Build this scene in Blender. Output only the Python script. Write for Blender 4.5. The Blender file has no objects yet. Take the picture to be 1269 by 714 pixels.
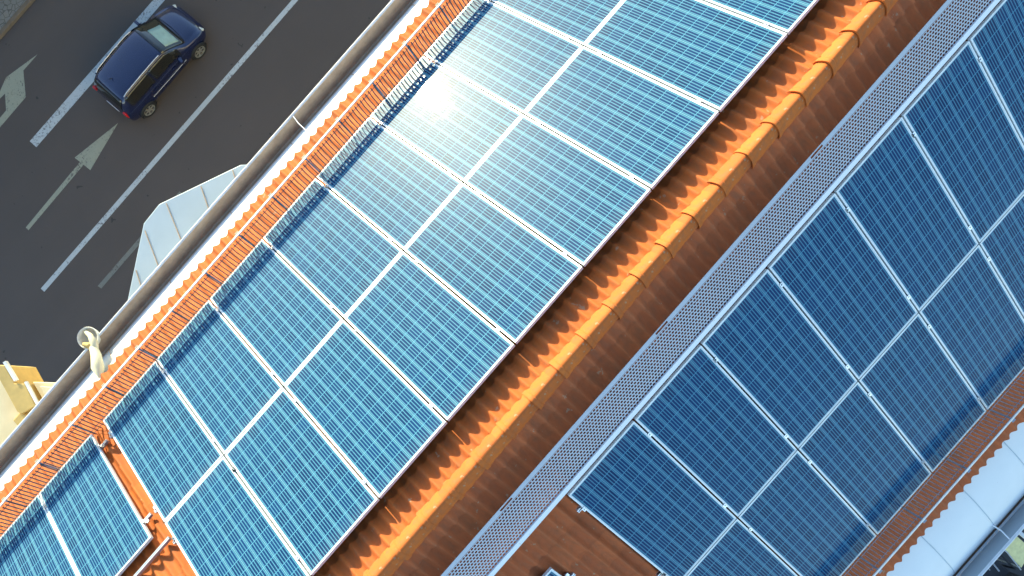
import bpy, bmesh, math, random
from mathutils import Vector, Matrix
random.seed(7)
S = bpy.context.scene
COL = S.collection
R_ = math.radians
PI = math.pi

# ------------------------------------------------------------------ materials
class NT:
    def __init__(s, name):
        s.m = bpy.data.materials.new(name); s.m.use_nodes = True
        s.t = s.m.node_tree; s.b = s.t.nodes['Principled BSDF']
        s._tc = None
    def n(s, typ, **k):
        o = s.t.nodes.new(typ)
        for a, v in k.items(): setattr(o, a, v)
        return o
    def l(s, a, b): s.t.links.new(a, b)
    def obj(s):
        if not s._tc: s._tc = s.n('ShaderNodeTexCoord')
        return s._tc.outputs['Object']
    def math(s, op, a, b=None, c=None, clamp=False):
        o = s.n('ShaderNodeMath', operation=op, use_clamp=clamp)
        for i, v in enumerate((a, b, c)):
            if v is None: continue
            if isinstance(v, (int, float)): o.inputs[i].default_value = v
            else: s.l(v, o.inputs[i])
        return o.outputs[0]
    def noise(s, scale, detail=4, vec=None, rough=.55, stretch=None):
        o = s.n('ShaderNodeTexNoise'); o.inputs['Scale'].default_value = scale
        o.inputs['Detail'].default_value = detail; o.inputs['Roughness'].default_value = rough
        v = vec or s.obj()
        if stretch:
            mp = s.n('ShaderNodeMapping'); mp.inputs['Scale'].default_value = stretch
            s.l(v, mp.inputs['Vector']); v = mp.outputs[0]
        s.l(v, o.inputs['Vector'])
        return o.outputs['Fac']
    def ramp(s, fac, stops):
        o = s.n('ShaderNodeValToRGB'); e = o.color_ramp.elements
        while len(e) < len(stops): e.new(.5)
        for i, (p, c) in enumerate(stops):
            e[i].position = p; e[i].color = (*c, 1) if len(c) == 3 else c
        s.l(fac, o.inputs[0]); return o.outputs[0]
    def mix(s, fac, a, b, mode='MIX'):
        o = s.n('ShaderNodeMix', data_type='RGBA', blend_type=mode)
        for i, v in ((0, fac), (6, a), (7, b)):
            if isinstance(v, (int, float)): o.inputs[i].default_value = v
            elif isinstance(v, tuple): o.inputs[i].default_value = (*v, 1)
            else: s.l(v, o.inputs[i])
        return o.outputs[2]
    def set(s, **k):
        names = dict(color='Base Color', rough='Roughness', metal='Metallic', spec='Specular IOR Level',
                     coat='Coat Weight', coatr='Coat Roughness', ior='IOR', coatior='Coat IOR')
        for a, v in k.items():
            i = s.b.inputs[names[a]]
            if isinstance(v, (int, float)): i.default_value = v
            elif isinstance(v, tuple): i.default_value = (*v, 1)
            else: s.l(v, i)
        return s
    def bump(s, h, strength=.3, dist=.01):
        o = s.n('ShaderNodeBump'); o.inputs['Strength'].default_value = strength
        o.inputs['Distance'].default_value = dist
        s.l(h, o.inputs['Height']); s.l(o.outputs[0], s.b.inputs['Normal'])

def plain(name, col, rough=.5, metal=0, var=.12, scale=6, spec=.5, **k):
    m = NT(name)
    f = m.noise(scale, 5)
    lo = tuple(c * (1 - var) for c in col); hi = tuple(min(1, c * (1 + var)) for c in col)
    m.set(color=m.ramp(f, [(.3, lo), (.7, hi)]), rough=rough, metal=metal, spec=spec, **k)
    return m

M = {}
# --- photovoltaic glass: cells, bus bars, gaps, white back sheet margin
m = NT('pv_cells')
sep = m.n('ShaderNodeSeparateXYZ'); m.l(m.obj(), sep.inputs[0])
X, Y = sep.outputs[0], sep.outputs[1]
cx = m.math('DIVIDE', m.math('ADD', X, .4725), .1575)
cy = m.math('DIVIDE', m.math('ADD', Y, .957), .1595)
def edge(c, w):   # 1 near integer positions
    f = m.math('SUBTRACT', m.math('FRACT', m.math('ADD', c, .5)), .5)
    return m.math('LESS_THAN', m.math('ABSOLUTE', f), w)
bus = edge(m.math('ADD', m.math('MULTIPLY', cx, 5), .5), .155)
colgap = edge(cx, .058); colcore = edge(cx, .014); rowgap = edge(cy, .021)
out = m.math('MAXIMUM', m.math('GREATER_THAN', m.math('ABSOLUTE', X), .4732), m.math('GREATER_THAN', m.math('ABSOLUTE', Y), .9577))
cmb = m.n('ShaderNodeCombineXYZ')
m.l(m.math('FLOOR', cx), cmb.inputs[0]); m.l(m.math('FLOOR', cy), cmb.inputs[1])
oi = m.n('ShaderNodeObjectInfo'); m.l(m.math('MULTIPLY', oi.outputs['Random'], 50), cmb.inputs[2])
wn = m.n('ShaderNodeTexWhiteNoise'); m.l(cmb.outputs[0], wn.inputs['Vector'])
big = m.noise(1.3, 3)
cell = m.mix(wn.outputs[0], (.001, .019, .075), (.002, .032, .112))
cell = m.mix(m.math('MULTIPLY', oi.outputs['Random'], .35), cell, (.004, .038, .125))
c1 = m.mix(bus, cell, (.058, .200, .300))
c1 = m.mix(colgap, c1, (.034, .130, .215))
c1 = m.mix(rowgap, c1, (.075, .26, .38))
c1 = m.mix(colcore, c1, (.15, .33, .43))
c1 = m.mix(out, c1, (.62, .70, .73))
dust = m.noise(9, 6, rough=.7)
c1 = m.mix(m.math('MULTIPLY', dust, .014), c1, (.45, .46, .42))
low = m.math('SUBTRACT', m.math('ABSOLUTE', Y), .80, clamp=True)
c1 = m.mix(m.math('MULTIPLY', m.math('MULTIPLY', low, m.noise(5, 5, rough=.7)), .5, clamp=True), c1, (.40, .38, .32))
vo = m.n('ShaderNodeTexVoronoi', feature='F1'); vo.inputs['Scale'].default_value = 1.7
mp = m.n('ShaderNodeVectorMath', operation='ADD'); m.l(m.obj(), mp.inputs[0]); cr = m.n('ShaderNodeCombineXYZ')
m.l(m.math('MULTIPLY', oi.outputs['Random'], 97), cr.inputs[0]); m.l(m.math('MULTIPLY', oi.outputs['Random'], 31), cr.inputs[1]); m.l(cr.outputs[0], mp.inputs[1]); m.l(mp.outputs[0], vo.inputs['Vector'])
spc = m.n('ShaderNodeSeparateColor'); m.l(vo.outputs['Color'], spc.inputs[0])
c1 = m.mix(m.math('MULTIPLY', m.math('LESS_THAN', vo.outputs['Distance'], .022), m.math('GREATER_THAN', spc.outputs[0], .82)), c1, (.6, .6, .55))
m.set(color=c1, rough=.32, spec=.030, coat=.145, coatr=.085, coatior=1.45)
m.l(m.math('MULTIPLY', m.math('ADD', dust, -.2), .10), m.b.inputs['Coat Roughness'])
M['pv'] = m
M['alu'] = plain('anodised_aluminium', (.66, .70, .72), .35, .15, .06, 20)
M['alu_side'] = plain('mill_aluminium', (.55, .57, .60), .35, .7, .08, 25)
M['clamp'] = plain('clamp_steel', (.62, .63, .65), .3, .8, .1, 60)
M['jbox'] = plain('black_plastic', (.02, .02, .022), .5)
M['back'] = plain('white_backsheet', (.7, .7, .7), .6)
m = NT('galvanised_sheet'); f = m.noise(14, 6, rough=.7); f2 = m.noise(2.2, 3)
c = m.mix(f, (.32, .35, .40), (.46, .49, .53)); c = m.mix(m.math('MULTIPLY', f2, .4), c, (.34, .33, .36))
m.set(color=c, rough=.35, metal=.35); M['galv'] = m
m = NT('white_coated_steel'); f = m.noise(40, 5, rough=.7)
c = m.mix(m.math('GREATER_THAN', f, .66), (.78, .80, .82), (.5, .38, .18))
m.set(color=c, rough=.35); M['white_steel'] = m
M['wire'] = plain('dark_wire', (.16, .15, .16), .5, .3)
M['wire2'] = plain('galvanised_wire', (.42, .42, .46), .45, .4)
M['rail_white'] = plain('white_rail', (.80, .79, .76), .4)

def tile_mat(name, c0, c1, c2):
    m = NT(name)
    sep = m.n('ShaderNodeSeparateXYZ'); m.l(m.obj(), sep.inputs[0])
    cmb = m.n('ShaderNodeCombineXYZ'); oi = m.n('ShaderNodeObjectInfo'); m.l(m.math('MULTIPLY', oi.outputs['Random'], 40), cmb.inputs[2])
    m.l(m.math('FLOOR', m.math('DIVIDE', sep.outputs[0], .294)), cmb.inputs[0])
    m.l(m.math('FLOOR', m.math('DIVIDE', sep.outputs[1], .31)), cmb.inputs[1])
    wn = m.n('ShaderNodeTexWhiteNoise'); m.l(cmb.outputs[0], wn.inputs['Vector'])
    c = m.mix(wn.outputs[0], c0, c1)
    n1 = m.noise(5, 8, rough=.7); c = m.mix(m.math('MULTIPLY', n1, .7), c, c2)
    n2 = m.noise(60, 4, rough=.7)
    c = m.mix(m.math('MULTIPLY', m.math('GREATER_THAN', n2, .70), .5), c, (.10, .06, .04))
    n5 = m.noise(9, 3, rough=.6); c = m.mix(m.math('MULTIPLY', m.math('GREATER_THAN', n5, .685), .45), c, (.42, .36, .24))
    n6 = m.noise(2.3, 6, rough=.75); c = m.mix(m.math('MULTIPLY', m.math('SUBTRACT', n6, .52, clamp=True), 2.2, clamp=True), c, (.20, .075, .03))
    n3 = m.noise(16, 5, stretch=(1, .25, 1))
    c = m.mix(m.math('MULTIPLY', m.math('SUBTRACT', n3, .45, clamp=True), 1.6, clamp=True), c, (.22, .10, .05))
    m.set(color=c, rough=.75, spec=.25); m.bump(n2, .35, .004)
    return m
M['tile'] = tile_mat('terracotta_tile', (.55, .140, .026), (.43, .106, .022), (.49, .123, .024))
M['tile_shaded'] = tile_mat('shaded_terracotta_tile', (.52, .135, .042), (.38, .095, .032), (.45, .115, .037))  # copy of the terracotta with the shaded slope's tone put into its colour
M['ridge'] = tile_mat('terracotta_ridge', (.58, .152, .024), (.42, .100, .019), (.51, .126, .021))
m = NT('white_sheet_metal'); f = m.noise(3, 5); f3 = m.noise(70, 2)
c = m.mix(f, (.80, .81, .80), (.70, .72, .72)); c = m.mix(m.math('GREATER_THAN', f3, .77), c, (.3, .25, .2))
m.set(color=c, rough=.45); M['sheet'] = m
m = NT('gutter_sheet'); f = m.noise(7, 6, rough=.7)
m.set(color=m.ramp(f, [(.35, (.40, .30, .215)), (.65, (.52, .40, .29))]), rough=.6); M['gutter'] = m
m = NT('gutter_dirt'); f = m.noise(25, 6, rough=.8)
m.set(color=m.ramp(f, [(.35, (.05, .03, .018)), (.65, (.16, .08, .04))]), rough=.9); M['dirt'] = m
m = NT('cream_render'); f = m.noise(2.5, 6)
m.set(color=m.ramp(f, [(.3, (.70, .56, .33)), (.7, (.80, .68, .45))]), rough=.85); m.bump(m.noise(80, 3), .2, .003); M['cream'] = m
M['ochre'] = plain('ochre_render', (.56, .38, .13), .8)
M['cream_plastic'] = plain('cream_plastic', (.72, .62, .40), .45)
M['bowl'] = plain('pale_bowl', (.80, .76, .64), .5)
M['sleeve'] = plain('cream_sleeve', (.85, .76, .48), .6)
M['bay_metal'] = plain('pale_zinc', (.42, .49, .54), .45, .1, .07, 1.5)
m = NT('asphalt'); f = m.noise(.22, 5); f2 = m.noise(30, 3, rough=.8); f3 = m.noise(.9, 4, stretch=(.12, 1, 1))
c = m.ramp(f, [(.3, (.070, .055, .047)), (.7, (.092, .072, .062))])
c = m.mix(m.math('MULTIPLY', f3, .5), c, (.058, .046, .040))
c = m.mix(m.math('MULTIPLY', f2, .5), c, (.115, .090, .076))
tr_ = m.noise(.35, 3, stretch=(.05, 1.6, 1)); c = m.mix(m.math('MULTIPLY', m.math('SUBTRACT', tr_, .48, clamp=True), 2.2, clamp=True), c, (.098, .078, .068))
f4 = m.noise(3.2, 2)
c = m.mix(m.math('MULTIPLY', m.math('GREATER_THAN', f4, .735), .6), c, (.02, .02, .02))
m.set(color=c, rough=.85); m.bump(f2, .3, .01); M['asphalt'] = m
def paint(name, a, b):
    m = NT(name); f = m.noise(8, 6, rough=.75); f2 = m.noise(35, 3)
    c = m.mix(f, a, b); f3 = m.noise(14, 6, rough=.8); f4 = m.noise(2.2, 3)
    c = m.mix(m.math('MULTIPLY', m.math('GREATER_THAN', m.math('ADD', f3, m.math('MULTIPLY', f4, .35)), .76), .75), c, (.08, .065, .058))
    c = m.mix(m.math('GREATER_THAN', f2, .66), c, tuple(x * .7 for x in b))
    m.set(color=c, rough=.7); M[name] = m
paint('road_paint', (.52, .54, .53), (.40, .42, .41)); paint('worn_road_paint', (.34, .33, .24), (.26, .26, .19)); paint('faded_road_paint', (.20, .195, .165), (.15, .15, .125))
m = NT('paving_setts'); v = m.n('ShaderNodeTexVoronoi', feature='DISTANCE_TO_EDGE'); v.inputs['Scale'].default_value = 5.5
m.l(m.obj(), v.inputs['Vector']); f = m.noise(3, 5)
c = m.mix(f, (.15, .14, .12), (.22, .20, .17)); c = m.mix(m.math('LESS_THAN', v.outputs['Distance'], .045), c, (.10, .09, .075))
m.set(color=c, rough=.85); M['setts'] = m
M['kerb'] = plain('kerb_stone', (.15, .11, .075), .8)
m = NT('earth'); f = m.noise(.05, 6)
m.set(color=m.ramp(f, [(.3, (.05, .07, .025)), (.7, (.12, .10, .06))]), rough=.95); M['earth'] = m
M['paving'] = plain('courtyard_paving', (.09, .09, .10), .8, scale=1)
M['car'] = plain('navy_car_paint', (.006, .012, .058), .25, .25, .1, 3, coat=1, coatr=.04)
M['glass_dark'] = plain('dark_car_glass', (.014, .013, .010), .06, 0, .1, 3, spec=.9)
M['rubber'] = plain('tyre_rubber', (.018, .018, .018), .7)
M['rim'] = plain('alloy_rim', (.55, .53, .48), .3, .7)
M['chrome'] = plain('silver_trim', (.62, .64, .68), .25, .7)
M['red'] = plain('red_lens', (.45, .012, .012), .25)
M['lens'] = plain('clear_lens', (.55, .52, .42), .15, .2)
M['black'] = plain('black_trim', (.012, .012, .014), .5)
M['ws_reflection'] = plain('pale_green_reflection', (.30, .42, .36), .6)  # colour of the sky reflection painted on the windscreen
M['window'] = plain('window_glass', (.03, .04, .05), .08, 0, .1, 2, spec=.8)
M['whiteframe'] = plain('white_frame', (.72, .74, .76), .5)
M['render2'] = plain('beige_render', (.42, .36, .27), .9, scale=1)
M['canvas'] = plain('pale_yellow_canvas', (.82, .74, .36), .8, scale=14)
M['fabric'] = plain('dark_grey_fabric', (.055, .058, .075), .8, scale=9)
M['darkmetal'] = plain('dark_metal', (.05, .05, .06), .35, .6)

# ------------------------------------------------------------------ mesh helpers
class MB:
    def __init__(s): s.v = []; s.f = []; s.mi = []; s.sm = []
    def add(s, vs, fs, mi=0, smooth=False):
        o = len(s.v); s.v += [tuple(v) for v in vs]
        s.f += [tuple(i + o for i in f) for f in fs]; s.mi += [mi] * len(fs); s.sm += [smooth] * len(fs)
        return s
    def box(s, c, d, mi=0, rot=None):
        vs = []
        for z in (-.5, .5):
            for y in (-.5, .5):
                for x in (-.5, .5):
                    p = Vector((x * d[0], y * d[1], z * d[2]))
                    if rot: p = rot @ p
                    vs.append(p + Vector(c))
        return s.add(vs, [(0, 2, 3, 1), (4, 5, 7, 6), (0, 1, 5, 4), (2, 6, 7, 3), (0, 4, 6, 2), (1, 3, 7, 5)], mi)
    def prism(s, pts, z0, z1, mi=0):
        n = len(pts)
        if sum(pts[i][0] * pts[(i + 1) % n][1] - pts[(i + 1) % n][0] * pts[i][1] for i in range(n)) < 0: pts = pts[::-1]
        vs = [(x, y, z0) for x, y in pts] + [(x, y, z1) for x, y in pts]
        fs = [tuple(range(n))[::-1], tuple(range(n, 2 * n))] + [(i, (i + 1) % n, n + (i + 1) % n, n + i) for i in range(n)]
        return s.add(vs, fs, mi)
    def tube(s, pts, r, n=8, mi=0, cap=True):
        rings = []; pts = [Vector(p) for p in pts]
        for i, p in enumerate(pts):
            d = (pts[min(i + 1, len(pts) - 1)] - pts[max(i - 1, 0)]).normalized()
            a = d.orthogonal().normalized() if i == 0 else (a - d * a.dot(d)).normalized()
            b = d.cross(a); rr = r[i] if isinstance(r, (list, tuple)) else r
            rings.append([p + (a * math.cos(2 * PI * k / n) + b * math.sin(2 * PI * k / n)) * rr for k in range(n)])
        vs = [q for g in rings for q in g]
        fs = [(i * n + k, i * n + (k + 1) % n, (i + 1) * n + (k + 1) % n, (i + 1) * n + k) for i in range(len(pts) - 1) for k in range(n)]
        s.add(vs, fs, mi, True)
        if cap: s.add(rings[0], [tuple(range(n))[::-1]], mi); s.add(rings[-1], [tuple(range(n))], mi)
        return s
    def grid(s, rows, mi=0, smooth=False, close=False):
        n = len(rows[0]); vs = [p for r in rows for p in r]
        fs = []
        for i in range(len(rows) - 1):
            for k in range(n if close else n - 1):
                fs.append((i * n + k, i * n + (k + 1) % n, (i + 1) * n + (k + 1) % n, (i + 1) * n + k))
        return s.add(vs, fs, mi, smooth)
    def holed(s, org, ux, uy, w, h, hole, mi=0):
        """rectangle w x h in the plane ux, uy with a polygon hole (hexagon)"""
        o = Vector(org); a = Vector(ux); b = Vector(uy)
        hw, hh = hole
        outr = [(w / 2, 0), (w / 2, h / 2), (0, h / 2), (-w / 2, h / 2), (-w / 2, 0), (-w / 2, -h / 2), (0, -h / 2), (w / 2, -h / 2)]
        inr = [(hw * math.cos(t), hh * math.sin(t)) for t in [k * PI / 4 for k in range(8)]]
        vs = [o + a * p + b * q for p, q in outr] + [o + a * p + b * q for p, q in inr]
        return s.add(vs, [(k, (k + 1) % 8, 8 + (k + 1) % 8, 8 + k) for k in range(8)], mi)
    def build(s, name, mats, parent=None, loc=None, bevel=0, solid=0):
        me = bpy.data.meshes.new(name); me.from_pydata(s.v, [], s.f); me.update()
        if not isinstance(mats, (list, tuple)): mats = [mats]
        for q in mats: me.materials.append(M[q].m)
        me.polygons.foreach_set('material_index', s.mi); me.polygons.foreach_set('use_smooth', s.sm)
        o = bpy.data.objects.new(name, me); COL.objects.link(o)
        if parent: o.parent = parent
        if loc: o.location = loc
        if bevel:
            b = o.modifiers.new('bevel', 'BEVEL'); b.width = bevel; b.segments = 2; b.limit_method = 'ANGLE'
        if solid:
            b = o.modifiers.new('solid', 'SOLIDIFY'); b.thickness = solid; b.offset = 0
        return o

def tag(o, label=None, cat=None, group=None, kind=None):
    if label: o['label'] = label
    if cat: o['category'] = cat
    if group: o['group'] = group
    if kind: o['kind'] = kind
    return o
def empty(name, loc=(0, 0, 0), rot=(0, 0, 0)):
    o = bpy.data.objects.new(name, None); COL.objects.link(o); o.location = loc; o.rotation_euler = rot
    o.empty_display_size = .2
    return o
def kids(o): return [c for c in bpy.data.objects if c.parent == o]
def copy_tree(o, parent=None):
    c = o.copy(); COL.objects.link(c); c.parent = parent
    for ch in kids(o): copy_tree(ch, c)
    return c

# ------------------------------------------------------------------ geometry constants
A = R_(32.0)                     # tilt of the panels
CA, SA, TA = math.cos(A), math.sin(A), math.tan(A)
RA = math.atan(.597)
TR = .597                        # tilt of the roof
YA, ZA = .26, .078                # roof apex
G = -19.2                        # street level
X0, X1 = -5.0, 15.0
NL = Vector((0, SA, CA)); NR = Vector((0, -SA, CA))

# ------------------------------------------------------------------ building
bld = empty('building', (0, 0, G))
tag(bld, 'building with orange tiled gable roof carrying the solar panels beside the street', 'building')
def bpart(mb, name, mats, parent=None, **k):
    o = mb.build(name, mats, parent or bld, **k)
    if parent is None: o.location = (0, 0, -G)
    return o

def tile_slope(sgn, yend, name, mat):
    mb = MB(); pit = .147; amp = .046; n = 12
    xs = [X0 + i * pit / n for i in range(int((X1 - X0) / pit * n) + 1)]
    c, s_ = math.cos(RA), math.sin(RA)
    nrm = Vector((0, sgn * s_, c)); dn = Vector((0, sgn * c, -s_))
    L = abs(yend - YA) / c; course = .36
    def row(s0, off, seed):
        r = []
        rnd = random.Random(seed)
        js = [rnd.uniform(-.003, .003) for _ in range(400)]
        for x in xs:
            ph = (x / pit) % 1.0
            t = .5 + .5 * math.cos(2 * PI * ph); w = amp * (.55 * t ** 1.4 + .45 * (1 - abs(math.sin(PI * ph))))
            p = Vector((x, YA, ZA)) + dn * s0 + nrm * (w + off + js[int((x - X0) / (2 * pit))] - .03)
            r.append(p)
        return r
    rows = []; k = 0; s0 = L
    marks = []
    while s0 > 0:
        marks.append(s0); s0 -= course
    marks.append(0); marks = marks[::-1]
    # lower lip thickness
    for i in range(len(marks) - 1):
        a, b = marks[i], marks[i + 1]
        rows.append(row(a + (.0 if i else 0), .0, i)); rows.append(row(b + .03 * (i < len(marks) - 2), .030, i))
    lip = [p - nrm * .030 for p in rows[-1]]
    rows.append(lip)
    rows.append([p - dn * .3 for p in lip])
    for i in range(len(rows) - 1):
        mb.grid([rows[i], rows[i + 1]] if sgn < 0 else [rows[i + 1], rows[i]], 0, True)
    return bpart(mb, name, mat)
roofL = tile_slope(1, 4.65, 'tile_slope', 'tile')
roofR = tile_slope(-1, -4.57, 'tile_slope', 'tile_shaded')
roofL['label'] = 'bright orange sunlit tile slope facing the street'
roofR['label'] = 'brown shaded tile slope behind the ridge'

# ridge tiles: flat sided half caps, each lapping over the next
def ridge_mesh():
    mb = MB(); L = .43
    prof = [(-.140, -.135), (-.130, -.070), (-.105, -.028), (-.080, .005), (-.052, .034), (-.028, .052), (0, .058), (.028, .052), (.052, .034), (.080, .005), (.105, -.028), (.130, -.070), (.140, -.135)]
    rows = []
    for t, sc, dz in ((0, 1.13, .020), (.045, 1.10, .015), (.06, 1.03, .006), (.25, 1.0, .002), (L, .93, -.010)):
        rows.append([Vector((t, y * .78 * sc, z * sc + dz)) for y, z in prof])
    inner = [Vector((p.x + .002, p.y * .87, p.z * .8 - .012)) for p in rows[0]]
    for i in range(len(rows) - 1): mb.grid([rows[i], rows[i + 1]], 0, True)
    mb.grid([inner, rows[0]], 0, False); mb.grid([[p * 1 for p in inner], [p + Vector((.05, 0, 0)) for p in inner]], 0, False)
    return mb
rt = None
nrt = int((X1 - X0 - .2) / .39)
for i in range(nrt):
    x = 5.29 - .39 * 26 + .39 * i
    if rt is None: rt = bpart(ridge_mesh(), 'ridge_tile', 'ridge', roofL); o = rt
    else:
        o = rt.copy(); COL.objects.link(o); o.parent = roofL
    o.location = (x, YA + random.uniform(-.004, .004), ZA + .048 + random.uniform(-.003, .003)); o.rotation_euler = (random.uniform(-.02, .02), 0, random.uniform(-.012, .012))

# gutters and flashings
def strip(mb, prof, mi=0, smooth=True, x0=X0, x1=X1, flip=False, seg=1):
    rows = [[Vector((x0 + (x1 - x0) * j / seg, y, z)) for j in range(seg + 1)] for y, z in prof]
    if flip: rows = rows[::-1]
    mb.grid(rows, mi, smooth)
def gutter(side, sheet, wall, lipw, seams, lab):
    sg = 1 if side == 'L' else -1
    g = MB(); strip(g, sheet, 0, True, flip=sg > 0)
    o = bpart(g, 'eaves_sheet', 'sheet', solid=.004); o['label'] = lab
    w = MB(); strip(w, wall, 0, False, flip=sg > 0)
    w.box(((X0 + X1) / 2, wall[-1][0] + sg * lipw / 2, wall[-1][1] - .006), (X1 - X0, lipw, .02), 1)
    w.tube([(X0, wall[-1][0] + sg * lipw, wall[-1][1]), (X1, wall[-1][0] + sg * lipw, wall[-1][1])], .014, 8, 1)
    w.box(((X0 + X1) / 2, wall[-1][0] + sg * (lipw - .01), wall[-1][1] - .19), (X1 - X0, .012, .34), 1)
    g = bpart(w, 'gutter', ['gutter' if side == 'L' else 'bay_metal', 'whiteframe'])
    for x in seams:
        q = MB(); pts = [(x, y, z + .004) for y, z in sheet]
        q.tube(pts, .006, 5); q.build('sheet_seam', 'gutter' if side == 'L' else 'bay_metal', o)
    return g
Lsheet = [(4.50, -2.56), (4.60, -2.63), (4.80, -2.80), (4.95, -2.945), (5.00, -3.01), (5.04, -3.08)]
Lwall = [(5.04, -3.08), (5.09, -3.15), (5.115, -3.15), (5.185, -2.90)]
gL = gutter('L', Lsheet, Lwall, .022, [X0 + .45 + 1.25 * k for k in range(16)], 'sunlit white metal eaves sheet')
Rsheet = [(-4.42, -2.84), (-4.62, -2.91), (-4.90, -3.00), (-5.20, -3.15), (-5.36, -3.26), (-5.45, -3.36), (-5.50, -3.43)]
Rwall = [(-5.555, -3.49), (-5.59, -3.48), (-5.605, -3.42), (-5.63, -3.30), (-5.645, -3.24)]
gR = gutter('R', Rsheet, Rwall, .030, [6.52 - .80 * k for k in range(-9, 14)], 'shaded white metal eaves sheet')
q = MB(); strip(q, [(-5.488, -3.416), (-5.505, -3.44), (-5.53, -3.47), (-5.555, -3.484)], 0, True)
q.v = [(x, y, z + .006) for x, y, z in q.v]
q.build('dirt_line', 'dirt', gR)
for x in (4.49, 8.6, -2.2):
    q = MB(); q.tube([(x, 5.19, -2.90), (x - .03, 5.05, -2.86), (x - .05, 4.72, -2.72), (x - .05, 4.66, -2.66)], .007, 6)
    q.build('gutter_strap', 'white_steel', gL)
for x in (6.50, 10.5, 2.5):
    q = MB(); q.tube([(x, -5.64, -3.24), (x + .02, -5.5, -3.26), (x, -5.36, -3.27)], .010, 6)
    q.build('gutter_strap', 'white_steel', gR)

# walls below the eaves, with windows on every storey
def facade(sgn, y):
    mb = MB(); mb.box(((X0 + X1) / 2, y - sgn * .2, (G - 3.6) / 2), (X1 - X0, .4, -3.6 - G), 0)
    w = bpart(mb, 'wall', 'cream')
    proto = None
    for st in range(5):
        for k in range(8):
            x = X0 + 1.3 + k * 2.5; z = G + 1.7 + st * 3.15
            f = MB()
            for dx in (-.55, .55): f.box((dx, 0, 0), (.08, .1, 1.5))
            for dz in (-.75, 0, .75): f.box((0, .002, dz), (1.1, .08, .07))
            f.box((0, sgn * .09, -.84), (1.4, .26, .06))
            if proto is None:
                proto = f.build('window', 'whiteframe', w); p = MB(); p.box((0, -sgn * .01, 0), (1.06, .05, 1.46)); p.build('pane', 'window', proto); o = proto
            else: o = copy_tree(proto, w)
            o.location = (x, y + sgn * .055, z)
facade(1, 4.95); facade(-1, -5.40)
for x in (X0 + .2, X1 - .2):
    mb = MB(); zt = -2.6
    mb.add([(x - .2, -5.2, G), (x - .2, 4.75, G), (x - .2, 4.75, -2.95), (x - .2, YA, -.12), (x - .2, -5.2, -3.3),
            (x + .2, -5.2, G), (x + .2, 4.75, G), (x + .2, 4.75, -2.95), (x + .2, YA, -.12), (x + .2, -5.2, -3.3)],
           [(0, 4, 3, 2, 1), (5, 6, 7, 8, 9), (0, 1, 6, 5), (1, 2, 7, 6), (2, 3, 8, 7), (3, 4, 9, 8), (4, 0, 5, 9)])
    bpart(mb, 'gable_wall', 'cream')
# roof deck under the tiles (stops light leaking)
mb = MB(); mb.add([(X0, 4.6, -2.70), (X1, 4.6, -2.70), (X1, YA, -.10), (X0, YA, -.10), (X0, -4.45, -2.92), (X1, -4.45, -2.92)], [(0, 1, 2, 3), (3, 2, 5, 4)])
bpart(mb, 'roof_deck', 'dirt')

# bay roof of pale zinc below the eaves
bay = [(4.05, 5.28), (3.50, 5.86), (2.24, 6.408), (1.868, 6.389), (.845, 5.794), (.50, 5.3), (.50, 4.95), (4.05, 4.95)]
mb = MB(); mb.prism(bay, -4.30, -4.20)
br = bpart(mb, 'bay_roof', 'bay_metal', bevel=.01)
mb = MB()
for (a, b) in (((1.776, 5.2), (2.321, 6.33)), ((1.24, 5.2), (1.80, 6.30)), ((2.36, 5.2), (2.86, 6.10)), ((.80, 5.2), (1.266, 6.0)), ((2.95, 5.2), (3.36, 5.90))):
    mb.tube([(a[0], a[1], -4.196), (b[0], b[1], -4.196)], .009, 5)
mb.build('standing_seam', 'gutter', br)
inset = [(x + (2.2 - x) * .08, 4.97 + (y - 4.95) * .86) for x, y in bay]
mb = MB(); mb.prism(inset, G + 3, -4.30); bw = bpart(mb, 'bay_wall', 'cream')

# cream attic parapet at the lower left: wall top, coping and end block
mb = MB()
mb.prism([(-3.6, 6.55), (-.985, 6.34), (-1.236, 5.673), (-1.425, 5.677), (-1.60, 5.2), (-3.6, 5.2)], -4.6, -3.75, 0)
pp = bpart(mb, 'attic_parapet', 'cream', bevel=.012)
mb = MB(); mb.prism([(-.963, 6.347), (-.905, 6.262), (-1.00, 5.98), (-.90, 5.86), (-1.03, 5.52), (-1.25, 5.60), (-1.27, 5.673), (-1.05, 6.34)][::1], -4.4, -3.60)
mb.build('coping', 'ochre', pp, bevel=.01)
mb = MB(); mb.box((-.905, 6.14, -3.61), (.045, .32, .06), rot=Matrix.Rotation(-.28, 3, 'Z')); mb.box((-.93, 5.66, -3.59), (.035, .42, .05), rot=Matrix.Rotation(-.33, 3, 'Z'))
mb.build('coping_edge', 'rail_white', pp)
mb = MB(); mb.prism([(-.86, 5.86), (-.46, 5.36), (-.70, 5.22), (-1.0, 5.4)], -4.2, -3.75); mb.prism([(-.80, 5.70), (-.56, 5.36), (-.72, 5.26), (-.92, 5.4)], -3.74, -3.66)
mb.build('cornice_block', 'cream', pp, bevel=.01)
mb = MB(); mb.prism([(-1.425, 5.66), (-1.26, 5.66), (-1.18, 5.40), (-1.45, 5.40)], -3.74, -3.64); mb.build('corner_block', 'ochre', pp, bevel=.02)

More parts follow.
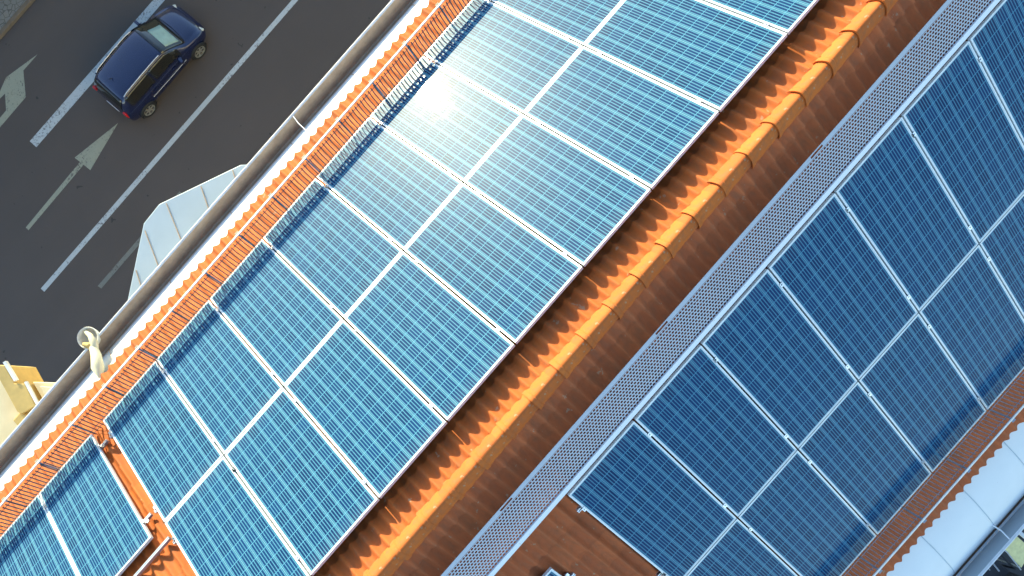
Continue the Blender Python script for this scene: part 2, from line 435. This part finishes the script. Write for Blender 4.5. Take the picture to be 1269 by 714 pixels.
# ------------------------------------------------------------------ solar panels
def make_panel():
    root = empty('solar_panel'); w, h, t = .496, .980, .04
    mb = MB(); lip = .0135
    for sx in (-1, 1): mb.box((sx * (w - lip / 2), 0, -t / 2), (lip, 2 * h, t))
    for sy in (-1, 1): mb.box((0, sy * (h - lip / 2), -t / 2), (2 * w - 2 * lip, lip, t))
    mb.build('frame', 'alu', root)
    mb = MB(); mb.box((0, 0, -.0065), (2 * w - 2 * lip, 2 * h - 2 * lip, .007)); mb.build('glass_sheet', 'pv', root)
    mb = MB(); mb.box((0, .8, -.03), (.13, .10, .022)); mb.build('junction_box', 'jbox', root)
    return root
panel0 = make_panel()
def make_clamp(end=False):
    mb = MB()
    if end: mb.box((.012, 0, .004), (.028, .05, .004)); mb.box((.028, 0, -.03), (.006, .05, .07)); mb.box((.045, 0, -.055), (.04, .045, .02)); mb.tube([(.014, 0, .004), (.014, 0, .014)], .007, 6)
    else: mb.box((0, 0, .0035), (.042, .05, .004)); mb.box((0, 0, -.02), (.008, .05, .045)); mb.tube([(0, 0, .005), (0, 0, .013)], .007, 6)
    return mb
clampm = make_clamp().build('clamp', 'clamp', panel0, loc=(.506, -.72, 0))
clampe = make_clamp(True).build('end_clamp', 'clamp')
used = [False]
ORD = ['first', 'second', 'third', 'fourth', 'fifth', 'sixth', 'seventh', 'eighth', 'ninth', 'tenth', 'eleventh']
def place_panel(xc, side, yref, zref, d, label, group, edge_l=False, edge_r=False):
    """d = distance of the panel centre down the slope from the reference line"""
    sgn = 1 if side == 'L' else -1
    loc = (xc, yref + sgn * d * CA, zref - d * SA)
    if not used[0]: o = panel0; used[0] = True
    else: o = copy_tree(panel0)
    for ch in kids(o):
        if ch.name.startswith('clamp'):
            if edge_r: bpy.data.objects.remove(ch)
            else:
                c2 = ch.copy(); COL.objects.link(c2); c2.parent = o; c2.location = (.506, .72, 0)
    for fl, sx in ((edge_l, -1), (edge_r, 1)):
        if fl:
            for y in (-.72, .72):
                c = clampe.copy(); COL.objects.link(c); c.parent = o; c.location = (sx * .486, y, 0)
                if sx < 0: c.rotation_euler = (0, 0, PI)
    o.location = loc; o.rotation_euler = (-sgn * A + random.uniform(-.0015, .0015), random.uniform(-.0015, .0015), 0)
    tag(o, label, 'solar panel', group)
    return o
PW, PL = 1.012, 1.978
# NB: the label of a panel is counted from the lower-left end of its row in the photo
pts = []
for c in range(10):
    for r, nm in ((1, 'street-side row'), (0, 'ridge-side row')):
        place_panel((c + .5) * PW, 'L', .75, 0, (r + .5) * PL,
                    '%s solar panel from the bottom-left end of the %s on the sunlit slope' % (ORD[c], nm),
                    'solar panels on the sunlit slope', c == 0, c == 9)
for k in range(3):
    place_panel(-.21 - .5 - k * 1.002, 'L', .75, 0, 1.5 * PL,
                '%s solar panel to the lower left of the bare tile gap by the wire guard' % ['nearest', 'middle', 'farthest'][k],
                'solar panels left of the tile gap', k == 2, k == 0)
XR = 3.256
for c in range(8):
    for r, nm in ((0, 'row beside the cable tray'), (1, 'row beside the lower eaves')):
        place_panel(XR + (c + .5) * PW, 'R', -.637, -.255, (r + .5) * PL,
                    '%s dark blue solar panel from the left end of the %s' % (ORD[c], nm),
                    'solar panels on the shaded slope', c == 0, c == 7)
place_panel(2.565 - .496, 'R', -.96, -.54, .98 + .1, 'solar panel showing only one corner at the bottom edge below the tray', 'solar panels on the shaded slope', True, True)
bpy.data.objects.remove(clampe)

# rails under the panels
def rail(xa, xb, side, yref, zref, d, label):
    sgn = 1 if side == 'L' else -1
    o = empty('mounting_rail', ((xa + xb) / 2, yref + sgn * d * CA, zref - d * SA), (-sgn * A, 0, 0))
    L = xb - xa
    mb = MB(); mb.box((0, 0, -.062), (L, .038, .034)); mb.box((0, -.012, -.0425), (L, .010, .005)); mb.box((0, .012, -.0425), (L, .010, .005))
    mb.build('rail_bar', 'alu_side', o)
    n = max(2, int(L / 1.2)); h = (-.08, -.30 if d < 1.2 else (-.24 if d < 2.2 else -.16))
    for i in range(n):
        x = -L / 2 + .25 + (L - .5) * i / (n - 1)
        q = MB(); q.box((x, .025, (h[0] + h[1]) / 2), (.03, .006, h[0] - h[1])); q.box((x, .05, h[1] + .0), (.03, .06, .006)); q.build('roof_hook', 'alu_side', o)
    tag(o, label, 'mounting rail', 'mounting rails under the panels')
for d, nm in ((.27, 'topmost'), (1.71, 'second'), (2.25, 'third'), (3.69, 'lowest')):
    rail(-.05, 10.2, 'L', .75, 0, d, '%s silver mounting rail under the main sunlit panel array' % nm)
    rail(XR - .06, XR + 8.15, 'R', -.637, -.255, d, '%s silver mounting rail under the shaded panel array' % nm)
rail(-3.3, -.06, 'L', .75, 0, 1.50 * 1.0 + .32, 'long bare silver rail above the lower left panels')
for d, nm in ((2.28, 'upper'), (3.70, 'lower')):
    rail(-3.3, -.10, 'L', .75, 0, d, '%s silver mounting rail bridging the tile gap under the lower left panels' % nm)
rail(.9, 2.66, 'R', -.96, -.54, .42, 'short silver rail under the panel corner at the bottom edge')

# ------------------------------------------------------------------ perforated cable tray
tr = empty('cable_tray', (5, -.41, -.40)); tag(tr, 'long perforated grey metal tray beside the ridge, between the tiles and the dark panels', 'cable tray')
x0t, x1t = -2.0, 14.5
def tp(y): return -.02 - (-.245 - y) * .60       # bed height
pw, ph = .041, .0300
ux = Vector((1, 0, 0)); uy = Vector((0, -.325, -.195)).normalized(); Lb = .375
mb = MB(); nr = int(Lb / ph); nx = int((x1t - x0t) / pw)
for r in range(nr):
    for k in range(nx):
        x = x0t + k * pw + (pw / 2 if r % 2 else 0)
        p = Vector((x, -.245, -.02)) + uy * (ph * (r + .5))
        mb.holed(p - Vector(tr.location), ux, uy, pw, ph, (.0172, .0108))
mb.build('tray_bed', 'galv', tr)
p0 = Vector((0, -.245, -.02)); p1 = p0 + uy * (nr * ph); nn = Vector((0, -.51, .86)).normalized()
def flange(p, wid, h, name, mat, slots=None, inward=None):
    mb = MB(); c = p - Vector(tr.location)
    xm = (x0t + x1t) / 2 - tr.location.x
    rot = Matrix.Rotation(R_(31), 3, 'X')
    if slots:
        edges = [x0t]
        for s in slots: edges += [s, s + .17]
        edges.append(x1t)
        for i in range(0, len(edges) - 1, 2):
            a, b = edges[i] - 5, edges[i + 1] - 5
            mb.box((c.x * 0 + (a + b) / 2, c.y, c.z), (b - a, wid, h), rot=rot)
        for s in slots:
            q = rot @ Vector((0, wid * .36, 0)); mb.box((s + .085 - 5, c.y + q.y, c.z + q.z), (.17, wid * .28, h), rot=rot)
            mb.box((s + .085 - 5, c.y - q.y, c.z - q.z), (.17, wid * .28, h), rot=rot)
    else: mb.box((xm, c.y, c.z), (x1t - x0t, wid, h), rot=rot)
    return mb.build(name, mat, tr)
flange(p0 + Vector((0, .026, .016)), .050, .004, 'upper_flange', 'galv', slots=[-1.1, .6, 2.73, 5.02, 7.3, 9.6, 11.9])
flange(p1 + Vector((0, -.026, -.008)), .052, .024, 'lower_flange', 'white_steel')
mb = MB(); c = p1 + Vector((-5, -.045, -.04)) - Vector((0, tr.location.y, tr.location.z)); mb.box((3.25, c.y, c.z), (x1t - x0t, .004, .05)); mb.build('side_wall', 'white_steel', tr)
for x in [-1.4 + 1.9 * k for k in range(9)]:
    q = MB(); q.box((x - 5, 0, -.04), (.05, .36, .02), rot=Matrix.Rotation(R_(31), 3, 'X') ); q.box((x - 5, .10, -.02), (.03, .03, .2)); q.build('bracket', 'alu_side', tr)

# ------------------------------------------------------------------ wire guards below the panels (stand square to the slope)
def guard(side, ybase, zbase, x0, x1, label):
    sgn = 1 if side == 'L' else -1
    org = Vector(((x0 + x1) / 2, ybase, zbase - .12)); g = empty('wire_guard', org); tag(g, label, 'wire guard')
    n = NL if side == 'L' else NR
    dn = Vector((0, sgn * CA, -SA))
    H = .275; b = Vector((0, ybase, zbase)) + dn * .02 - org; b.x = 0
    mb = MB(); step = .05; k = 0; x = x0
    while x < x1:
        mb.tube([Vector((x - org.x, b.y, b.z)) - n * .10, Vector((x - org.x, b.y, b.z)) + n * (H * .5) + dn * .006, Vector((x - org.x + .006, b.y, b.z)) + n * (H - .03)], (.0085 if side == 'L' else .006), 4, cap=False)
        x += step
    for hh in (-.05, .0, .215):
        mb.box(((x0 + x1) / 2 - org.x, (b + n * hh).y, (b + n * hh).z), (x1 - x0, .006, .006))
    mb.build('mesh', 'wire' if side == 'L' else 'wire2', g)
    # upright perforated band along the top
    t = b + n * H
    mb = MB(); bw = .085; hs = .06; m_ = int((x1 - x0) / hs)
    for k in range(m_):
        mb.holed((x0 + (k + .5) * hs - org.x, t.y + sgn * .012, t.z - bw / 2 + .02), (1, 0, 0), (0, -sgn * .32, .947), hs, bw, (.014, .014))
    mb.build('perforated_band', 'galv', g, solid=.003)
    mb = MB(); mb.box(((x0 + x1) / 2 - org.x, t.y + sgn * .006, t.z + .026), (x1 - x0, .042, .010), rot=Matrix.Rotation(-sgn * R_(48), 3, 'X')); mb.build('top_rail', 'rail_white', g)
    pr = None; k = 0; x = x0 + .35
    while x < x1 - .1:
        q = MB()
        r = Matrix.Rotation(-sgn * A, 3, 'X')
        q.box(b + n * .09 + dn * .012, (.022, .005, H + .08), rot=r)
        o = None
        if pr is None: pr = q.build('post', 'wire2', g); s = MB(); s.box(t + Vector((0, sgn * .03, -.006)), (.05, .05, .008)); s.box(t + Vector((0, sgn * .045, -.05)), (.012, .012, .10)); br_ = s.build('rail_clip', 'cream_plastic' if side == 'L' else 'galv', pr); o = pr
        else: o = copy_tree(pr, g)
        o.location = (x - org.x, 0, 0); x += .62 if side == 'L' else .80
guard('L', 4.105, -2.10, X0 + .1, 13.5, 'long wire guard with white top rail over the bright orange tiles at the street eaves')
guard('R', -4.005, -2.36, 2.2, 13.5, 'long wire guard with white rail over the brown tiles along the lower right eaves')

# ------------------------------------------------------------------ round cream fitting on the gutter
f = empty('gutter_fitting', (.42, 5.28, -2.95)); tag(f, 'round cream bowl on a tapered cream arm clamped over the street gutter', 'fitting')
mb = MB(); prof = [(.145, .10), (.150, .085), (.135, .0), (.085, -.09), (.02, -.11)]
rows = [[Vector((r * math.cos(2 * PI * k / 28), r * math.sin(2 * PI * k / 28), z)) for k in range(28)] for r, z in prof]
mb.grid(rows, 0, True, True)
rows = [[Vector((r * math.cos(2 * PI * k / 28), r * math.sin(2 * PI * k / 28), z)) for k in range(28)] for r, z in [(.145, .10), (.136, .098), (.122, .01), (.075, -.07), (.0, -.085)]]
mb.grid(rows[::-1], 0, True, True); mb.build('bowl', 'bowl', f)
mb = MB(); mb.tube([(.02, .13, .03), (.06, -.02, .14), (.03, -.15, .17), (-.02, -.2, .16)], [.02, .035, .055, .05], 10)
mb.build('clamp_arm', 'cream_plastic', f)
mb = MB(); mb.tube([(-.02, -.17, .16), (-.07, -.30, .20), (-.15, -.44, .26), (-.22, -.57, .27)], [.052, .07, .085, .03], 12)
mb.build('sleeve', 'sleeve', f)
mb = MB(); mb.tube([(-.10, -.02, .10), (-.06, -.10, .12), (.04, -.13, .13)], [.03, .045, .04], 8); mb.build('collar', 'ochre', f)

# ------------------------------------------------------------------ street
def struct(mb, name, mat, **k): return tag(mb.build(name, mat, **k), kind='structure')
mb = MB(); mb.box((0, 0, G - .30), (6000, 6000, .4)); struct(mb, 'ground', 'earth')
mb = MB(); mb.box((0, 13.24, G - .052), (300, 16.58, .1)); struct(mb, 'road', 'asphalt')
mb = MB(); mb.prism([(-150, 21.67), (150, 21.67), (150, 27.0), (-150, 27.0)], G - .1, G + .13); struct(mb, 'pavement', 'setts')
mb = MB(); mb.box((0, 21.60, G + .02), (300, .13, .24)); struct(mb, 'kerb', 'kerb', bevel=.015)
mb = MB(); mb.prism([(-60, -30), (60, -30), (60, 4.9), (-60, 4.9)], G - .1, G + .02); struct(mb, 'courtyard', 'paving')
Z1 = G + .004
def mark(name, mat, polys, dz=0):
    mb = MB()
    for p in polys:
        n = len(p)
        if sum(p[i][0] * p[(i + 1) % n][1] - p[(i + 1) % n][0] * p[i][1] for i in range(n)) < 0: p = p[::-1]
        mb.add([(x, y, Z1 + dz) for x, y in p], [tuple(range(n))])
    struct(mb, name, mat)
mark('lane_line', 'road_paint', [[(-.876, 18.43), (-.876, 18.12), (25, 18.16), (25, 18.46)]])
mark('lane_line', 'road_paint', [[(-4.27, 14.80), (-4.27, 14.635), (40, 14.80), (40, 14.965)]])
mark('lane_line', 'faded_road_paint', [[(-2.94, 13.40), (-2.92, 13.25), (1.2, 13.28), (1.2, 13.43)]])
mark('turn_arrow', 'worn_road_paint', [[(1.549, 16.548), (-.289, 16.888), (-.27, 16.651), (-3.102, 16.568), (-3.112, 16.435), (-.262, 16.493), (-.246, 16.197)]])
mark('turn_arrow', 'worn_road_paint', [[(1.485, 20.219), (.747, 20.22), (.134, 19.544), (-3.2, 19.50), (-3.2, 19.68), (-.638, 19.755), (-.238, 20.172), (-1.2, 20.24), (-1.2, 20.36), (-.3, 20.355), (.189, 20.517)]])
random.seed(3)

# ------------------------------------------------------------------ car
car = empty('blue_car', (3.84, 16.72, G), (0, 0, R_(.6)))
tag(car, 'dark navy blue hatchback with silver roof rails, the only car on the road', 'car')
ST = [  # x, half width body, z belt, half width roof, z top, z bottom
    (-1.93, .60, .72, .50, .76, .34), (-1.90, .74, .82, .60, .88, .26), (-1.80, .80, .92, .62, 1.10, .22), (-1.66, .82, .95, .62, 1.36, .20),
    (-1.50, .83, .96, .62, 1.47, .20), (-1.2, .84, .96, .63, 1.51, .20), (-.6, .845, .95, .64, 1.53, .20), (0.0, .845, .94, .64, 1.53, .20),
    (.35, .845, .93, .625, 1.49, .20), (.60, .845, .925, .62, 1.36, .20), (.85, .845, .92, .63, 1.17, .20), (1.08, .84, .90, .66, 1.00, .20),
    (1.20, .835, .88, .64, .955, .20), (1.45, .82, .82, .60, .90, .21), (1.68, .78, .74, .56, .82, .24), (1.84, .70, .64, .48, .70, .28), (1.93, .52, .52, .40, .55, .34)]
def sect(st, off=0):
    x, w, zb, wr, zt, z0 = st
    P = [(w * .86, z0), (w * .97, z0 + .10), (w + .0, .48 if zb > .6 else zb * .8), (w * .995, zb * .85), (w * .955, zb), ((w * .955 + wr) / 2 + .02, (zb + zt) / 2 - .01), (wr + .01, zt - .05), (wr * .88, zt - .008), (wr * .5, zt + .018), (0, zt + .028)]
    R = [Vector((x, -a, b)) for a, b in P]; return R + [Vector((x, a, b)) for a, b in P[-2::-1]]
mb = MB(); rows = [sect(s) for s in ST]
mb.grid(rows, 0, True)
mb.add(rows[0], [tuple(range(len(rows[0])))], 0); mb.add(rows[-1], [tuple(range(len(rows[0])))[::-1]], 0)
body = mb.build('body', 'car', car)
sub = body.modifiers.new('sub', 'SUBSURF'); sub.levels = sub.render_levels = 2
def lerp(a, b, t): return [u + (v - u) * t for u, v in zip(a, b)]
def station(x):
    for a, b in zip(ST, ST[1:]):
        if a[0] <= x <= b[0]: return lerp(a, b, (x - a[0]) / (b[0] - a[0]))
    return ST[-1]
def patch(xr, ir, n, off):
    """patch of body skin for x range, section index range (floats), pushed out"""
    rows = []
    for i in range(n + 1):
        x = xr[0] + (xr[1] - xr[0]) * i / n; s = sect(station(x)); r = []
        a, b = ir(x) if callable(ir) else ir
        for k in range(7):
            t = a + (b - a) * k / 6; j = min(int(t), len(s) - 2); r.append(s[j].lerp(s[j + 1], t - j))
        rows.append(r)
    out = []
    for i, r in enumerate(rows):
        o = []
        for k, p in enumerate(r):
            du = rows[min(i + 1, n)][k] - rows[max(i - 1, 0)][k]; dv = r[min(k + 1, 6)] - r[max(k - 1, 0)]
            nn_ = dv.cross(du).normalized()
            if nn_.z < 0 and abs(p.y) < .5: nn_ = -nn_
            if abs(p.y) >= .5 and nn_.y * p.y < 0: nn_ = -nn_
            o.append(p + nn_ * off)
        out.append(o)
    m_ = MB(); m_.grid(out, 0, True); return m_
ws = patch((.36, 1.14), (6.2, 11.8), 8, .012).build('windscreen', 'glass_dark', car, solid=.004)
patch((.60, 1.02), (7.2, 9.9), 5, .018).build('sky_reflection', 'ws_reflection', ws, solid=.002)  # pale sheet over the glass, a painted reflection of the sky
patch((-1.84, -1.60), (6.6, 11.4), 4, .012).build('rear_window', 'glass_dark', car, solid=.004)
for s in (0, 1):
    ir = (4.25, 6.0) if s == 0 else (12.0, 13.75)
    patch((-1.50, -.42), ir, 8, .012).build('side_window', 'glass_dark', car, solid=.004)
    patch((-.36, .78), (lambda x, s=s: (4.25, 6.0 - max(0, x - .45) * 1.2) if s == 0 else (12.0 + max(0, x - .45) * 1.2, 13.75)), 8, .012).build('side_window', 'glass_dark', car, solid=.004)
    y = -1 if s == 0 else 1
    q = MB(); q.tube([(-1.45, y * .60, 1.47), (-1.3, y * .61, 1.53), (-.6, y * .615, 1.56), (0, y * .615, 1.555), (.25, y * .60, 1.52)], .017, 8); q.build('roof_rail', 'chrome', car)
    q = MB(); q.tube([(-.85, y * .852, .62), (0, y * .860, .61), (.75, y * .856, .60)], .011, 6); q.build('side_trim', 'chrome', car)
    q = MB(); q.box((.60, y * .955, .97), (.10, .19, .12)); q.box((.66, y * .86, .93), (.05, .10, .04)); q.build('mirror', 'car', car, bevel=.02)
    q = MB(); q.box((-1.865, y * .665, .82), (.09, .15, .30)); q.build('tail_light', 'red', car, bevel=.03)
    q = MB(); q.box((1.80, y * .56, .63), (.12, .22, .08), rot=Matrix.Rotation(R_(28), 3, 'Y') @ Matrix.Rotation(-y * R_(24), 3, 'Z')); q.build('headlight', 'lens', car, bevel=.03)
    for x in (-.62, .28):
        q = MB(); q.box((x, y * .858, .80), (.16, .02, .03)); q.build('door_handle', 'car', car, bevel=.005)
for s in (-1, 1):
    for xx in (-.38, .62):
        q = MB(); q.tube([(xx, s * .846, .34), (xx + .01, s * .852, .55), (xx, s * .848, .78), (xx - .01, s * .825, .91)], .006, 5); q.build('door_gap', 'black', car)
    q = MB(); q.tube([(1.13, s * .30 + .1, .985), (.86, s * .30 - .16, 1.175)], .009, 5); q.build('wiper', 'black', car)
q = MB(); q.tube([(1.17, -.60, .985), (1.20, -.3, 1.0), (1.215, 0, 1.003), (1.20, .3, 1.0), (1.17, .60, .985)], .008, 5); q.build('bonnet_gap', 'black', car)
q = MB(); q.box((1.90, 0, .36), (.08, 1.0, .14)); q.build('grille', 'black', car, bevel=.02)
q = MB(); q.tube([(-1.25, .05, 1.54), (-1.33, .05, 1.62)], .012, 6); q.build('antenna', 'black', car)
q = MB(); q.box((-1.945, 0, .60), (.02, .5, .12)); q.build('number_plate', 'whiteframe', car)
wh = None
for x in (-1.28, 1.25):
    for y in (-1, 1):
        w = empty('wheel', (x, y * .765, .31)); w.parent = car
        if y > 0: w.rotation_euler = (0, 0, PI)
        t = MB(); rings = []
        for k in range(28):
            a = 2 * PI * k / 28
            rings.append([Vector((math.cos(a) * r, yy, math.sin(a) * r)) for r, yy in ((.215, .09), (.29, .10), (.31, .07), (.31, -.07), (.295, -.105), (.23, -.108), (.215, -.09))])
        t.grid(rings + [rings[0]], 0, True); t.build('tyre', 'rubber', w)
        t = MB(); t.tube([(0, .05, 0), (0, -.05, 0)], .20, 24, 1)
        t.tube([(0, -.085, 0), (0, -.095, 0)], .05, 12, 0)
        for k in range(6):
            a = 2 * PI * k / 6; t.box((math.cos(a) * .12, -.085, math.sin(a) * .12), (.19, .02, .055), 0, Matrix.Rotation(-a, 3, 'Y'))
        for k in range(24):
            a = 2 * PI * k / 24; t.box((math.cos(a) * .208, -.08, math.sin(a) * .208), (.022, .05, .06), 0, Matrix.Rotation(-a, 3, 'Y'))
        t.build('rim', ['rim', 'black'], w)
        arch = MB(); arch.tube([(math.cos(a) * .335, -.075, math.sin(a) * .335) for a in [PI * k / 12 for k in range(-1, 14)]], .022, 6)
        arch.build('wheel_arch', 'black', w)

# ------------------------------------------------------------------ terrace furniture in the lower right corner
mb = MB(); mb.box((8.2, -7.1, -7.06), (7.4, 3.3, .12)); mb.box((8.2, -8.7, -6.6), (7.4, .08, .8)); t = bpart(mb, 'terrace', 'paving')
mb = MB(); mb.prism([(5.6, -6.84), (7.02, -6.84), (7.02, -7.02), (5.6, -7.02)], -6.9, -6.02); mb.build('parapet', 'whiteframe', t)
f = empty('awning', (7.3, -7.1, -7.0)); tag(f, 'pale yellow canvas awning panel with white bar in the bottom right corner', 'awning')
mb = MB(); mb.add([(x - 7.3, y + 7.1, z) for x, y, z in ((7.28, -6.74, .95), (7.32, -7.55, .75), (6.98, -7.62, .75), (7.00, -6.86, .95))], [(0, 3, 2, 1)]); mb.build('canvas', 'canvas', f, solid=.01)
mb = MB(); mb.box((.05, -.02, .96), (.055, .86, .05)); mb.build('frame_bar', 'whiteframe', f)
mb = MB(); mb.tube([(-.33, .26, .96), (-.32, -.1, .93), (-.36, -.52, .78)], .012, 6); mb.build('side_bar', 'galv', f)
for x, y in ((.05, .38), (.05, -.44), (-.33, -.5)):
    q = MB(); q.tube([(x, y, 0), (x, y, .93 if y > 0 else .74)], .014, 6); q.build('leg', 'whiteframe', f)
f = empty('garden_chair', (6.68, -7.2, -7.0)); tag(f, 'dark grey cushioned garden chair with curved metal arms in the bottom right corner', 'chair')
mb = MB(); mb.box((-.12, -.18, .42), (.62, .62, .14)); mb.build('seat', 'fabric', f, bevel=.03)
mb = MB(); mb.box((-.12, -.52, .66), (.62, .12, .5)); mb.build('backrest', 'fabric', f, bevel=.03)
for dx in (.24, -.44):
    q = MB(); q.tube([(dx, .22, 0), (dx, .24, .4), (dx, .16, .62), (dx, -.1, .70), (dx, -.4, .66), (dx, -.48, 0)], .018, 8); q.build('arm', 'darkmetal', f)
q = MB(); q.tube([(.16, .20, .62), (.08, .05, .72), (.02, -.2, .74)], .014, 8); q.tube([(.10, .22, .55), (.0, .10, .66), (-.06, -.1, .70)], .010, 8); q.build('curved_bar', 'galv', f)

# ------------------------------------------------------------------ houses across the street (they keep the low sun off the road)
def house(x, w, h, mat, label):
    e = empty('row_house', (x, 31, G)); tag(e, label, 'house', 'houses across the street')
    mb = MB(); mb.box((0, 0, h / 2), (w, 8, h)); wl = mb.build('wall', mat, e)
    mb = MB(); mb.add([(-w / 2, -4.4, h - .1), (w / 2, -4.4, h - .1), (w / 2, 0, h + 2.2), (-w / 2, 0, h + 2.2), (-w / 2, 4.4, h - .1), (w / 2, 4.4, h - .1)], [(0, 1, 2, 3), (3, 2, 5, 4), (0, 3, 4), (1, 5, 2), (0, 4, 5, 1)])
    mb.build('roof', 'tile_shaded', e)
    n = int(w / 2.4)
    for k in range(n):
        for st in range(int(h / 3)):
            q = MB(); q.box((-w / 2 + (k + .5) * w / n, -4.02, 1.6 + st * 2.9), (1.0, .08, 1.3)); o = q.build('window', 'whiteframe', wl)
            p = MB(); p.box((-w / 2 + (k + .5) * w / n, -4.05, 1.6 + st * 2.9), (.84, .06, 1.14)); p.build('pane', 'window', o)
for i, (w, h, mt, lb) in enumerate(((13, 6.4, 'render2', 'beige house'), (11, 6.9, 'cream', 'cream house'), (14, 6.2, 'render2', 'wide beige house'), (12, 6.8, 'cream', 'tall cream house'), (13, 6.4, 'render2', 'beige end house'), (12, 6.6, 'cream', 'cream end house'))):
    house(-38 + i * 14.2, 14.2 if i else 14.2, h, mt, lb + ' across the street, %s in the row' % ORD[i])

# ------------------------------------------------------------------ sky, sun
SUN_EL, SUN_AZ = R_(7.6), R_(10.6)
w = bpy.data.worlds.new('World'); S.world = w; w.use_nodes = True
nt = w.node_tree; bg = nt.nodes['Background']; sky = nt.nodes.new('ShaderNodeTexSky')
sky.sky_type = 'NISHITA'; sky.sun_disc = False; sky.sun_elevation = SUN_EL; sky.sun_rotation = SUN_AZ
sky.air_density = .85; sky.dust_density = .35; sky.ozone_density = 1.3
nt.links.new(sky.outputs[0], bg.inputs[0]); bg.inputs[1].default_value = .15
sl = bpy.data.lights.new('sun', 'SUN'); sl.energy = 2.3; sl.angle = R_(.5); sl.color = (1, .97, .66)
so = bpy.data.objects.new('sun', sl); COL.objects.link(so)
d = Vector((math.sin(SUN_AZ) * math.cos(SUN_EL), math.cos(SUN_AZ) * math.cos(SUN_EL), math.sin(SUN_EL)))
so.rotation_euler = d.to_track_quat('Z', 'Y').to_euler(); so.location = (0, 0, 10)

# ------------------------------------------------------------------ camera (solved from the panel grid)
Rc = Matrix(((.66028605, -.74944484, -.0485259), (-.75100733, -.65917666, -.03839431), (-.00321272, .06179453, -.99808372)))
cd = bpy.data.cameras.new('camera'); co = bpy.data.objects.new('camera', cd); COL.objects.link(co); S.camera = co
rx, ry, rz = (Vector(Rc[0]), -Vector(Rc[1]), -Vector(Rc[2]))
mw = Matrix((rx, ry, rz)).transposed().to_4x4(); mw.translation = Vector((3.7589, .3089, 8.398)); co.matrix_world = mw
cd.sensor_width = 36; cd.lens = 1063.5 / 1269 * 36; cd.shift_x = 30.16 / 1269; cd.shift_y = 92.7 / 1269
cd.clip_start = .1; cd.clip_end = 6000
S.view_settings.view_transform = 'Standard'; S.view_settings.look = 'None'; S.view_settings.gamma = 1
S.view_settings.exposure = 2.15
S.render.engine = 'CYCLES'
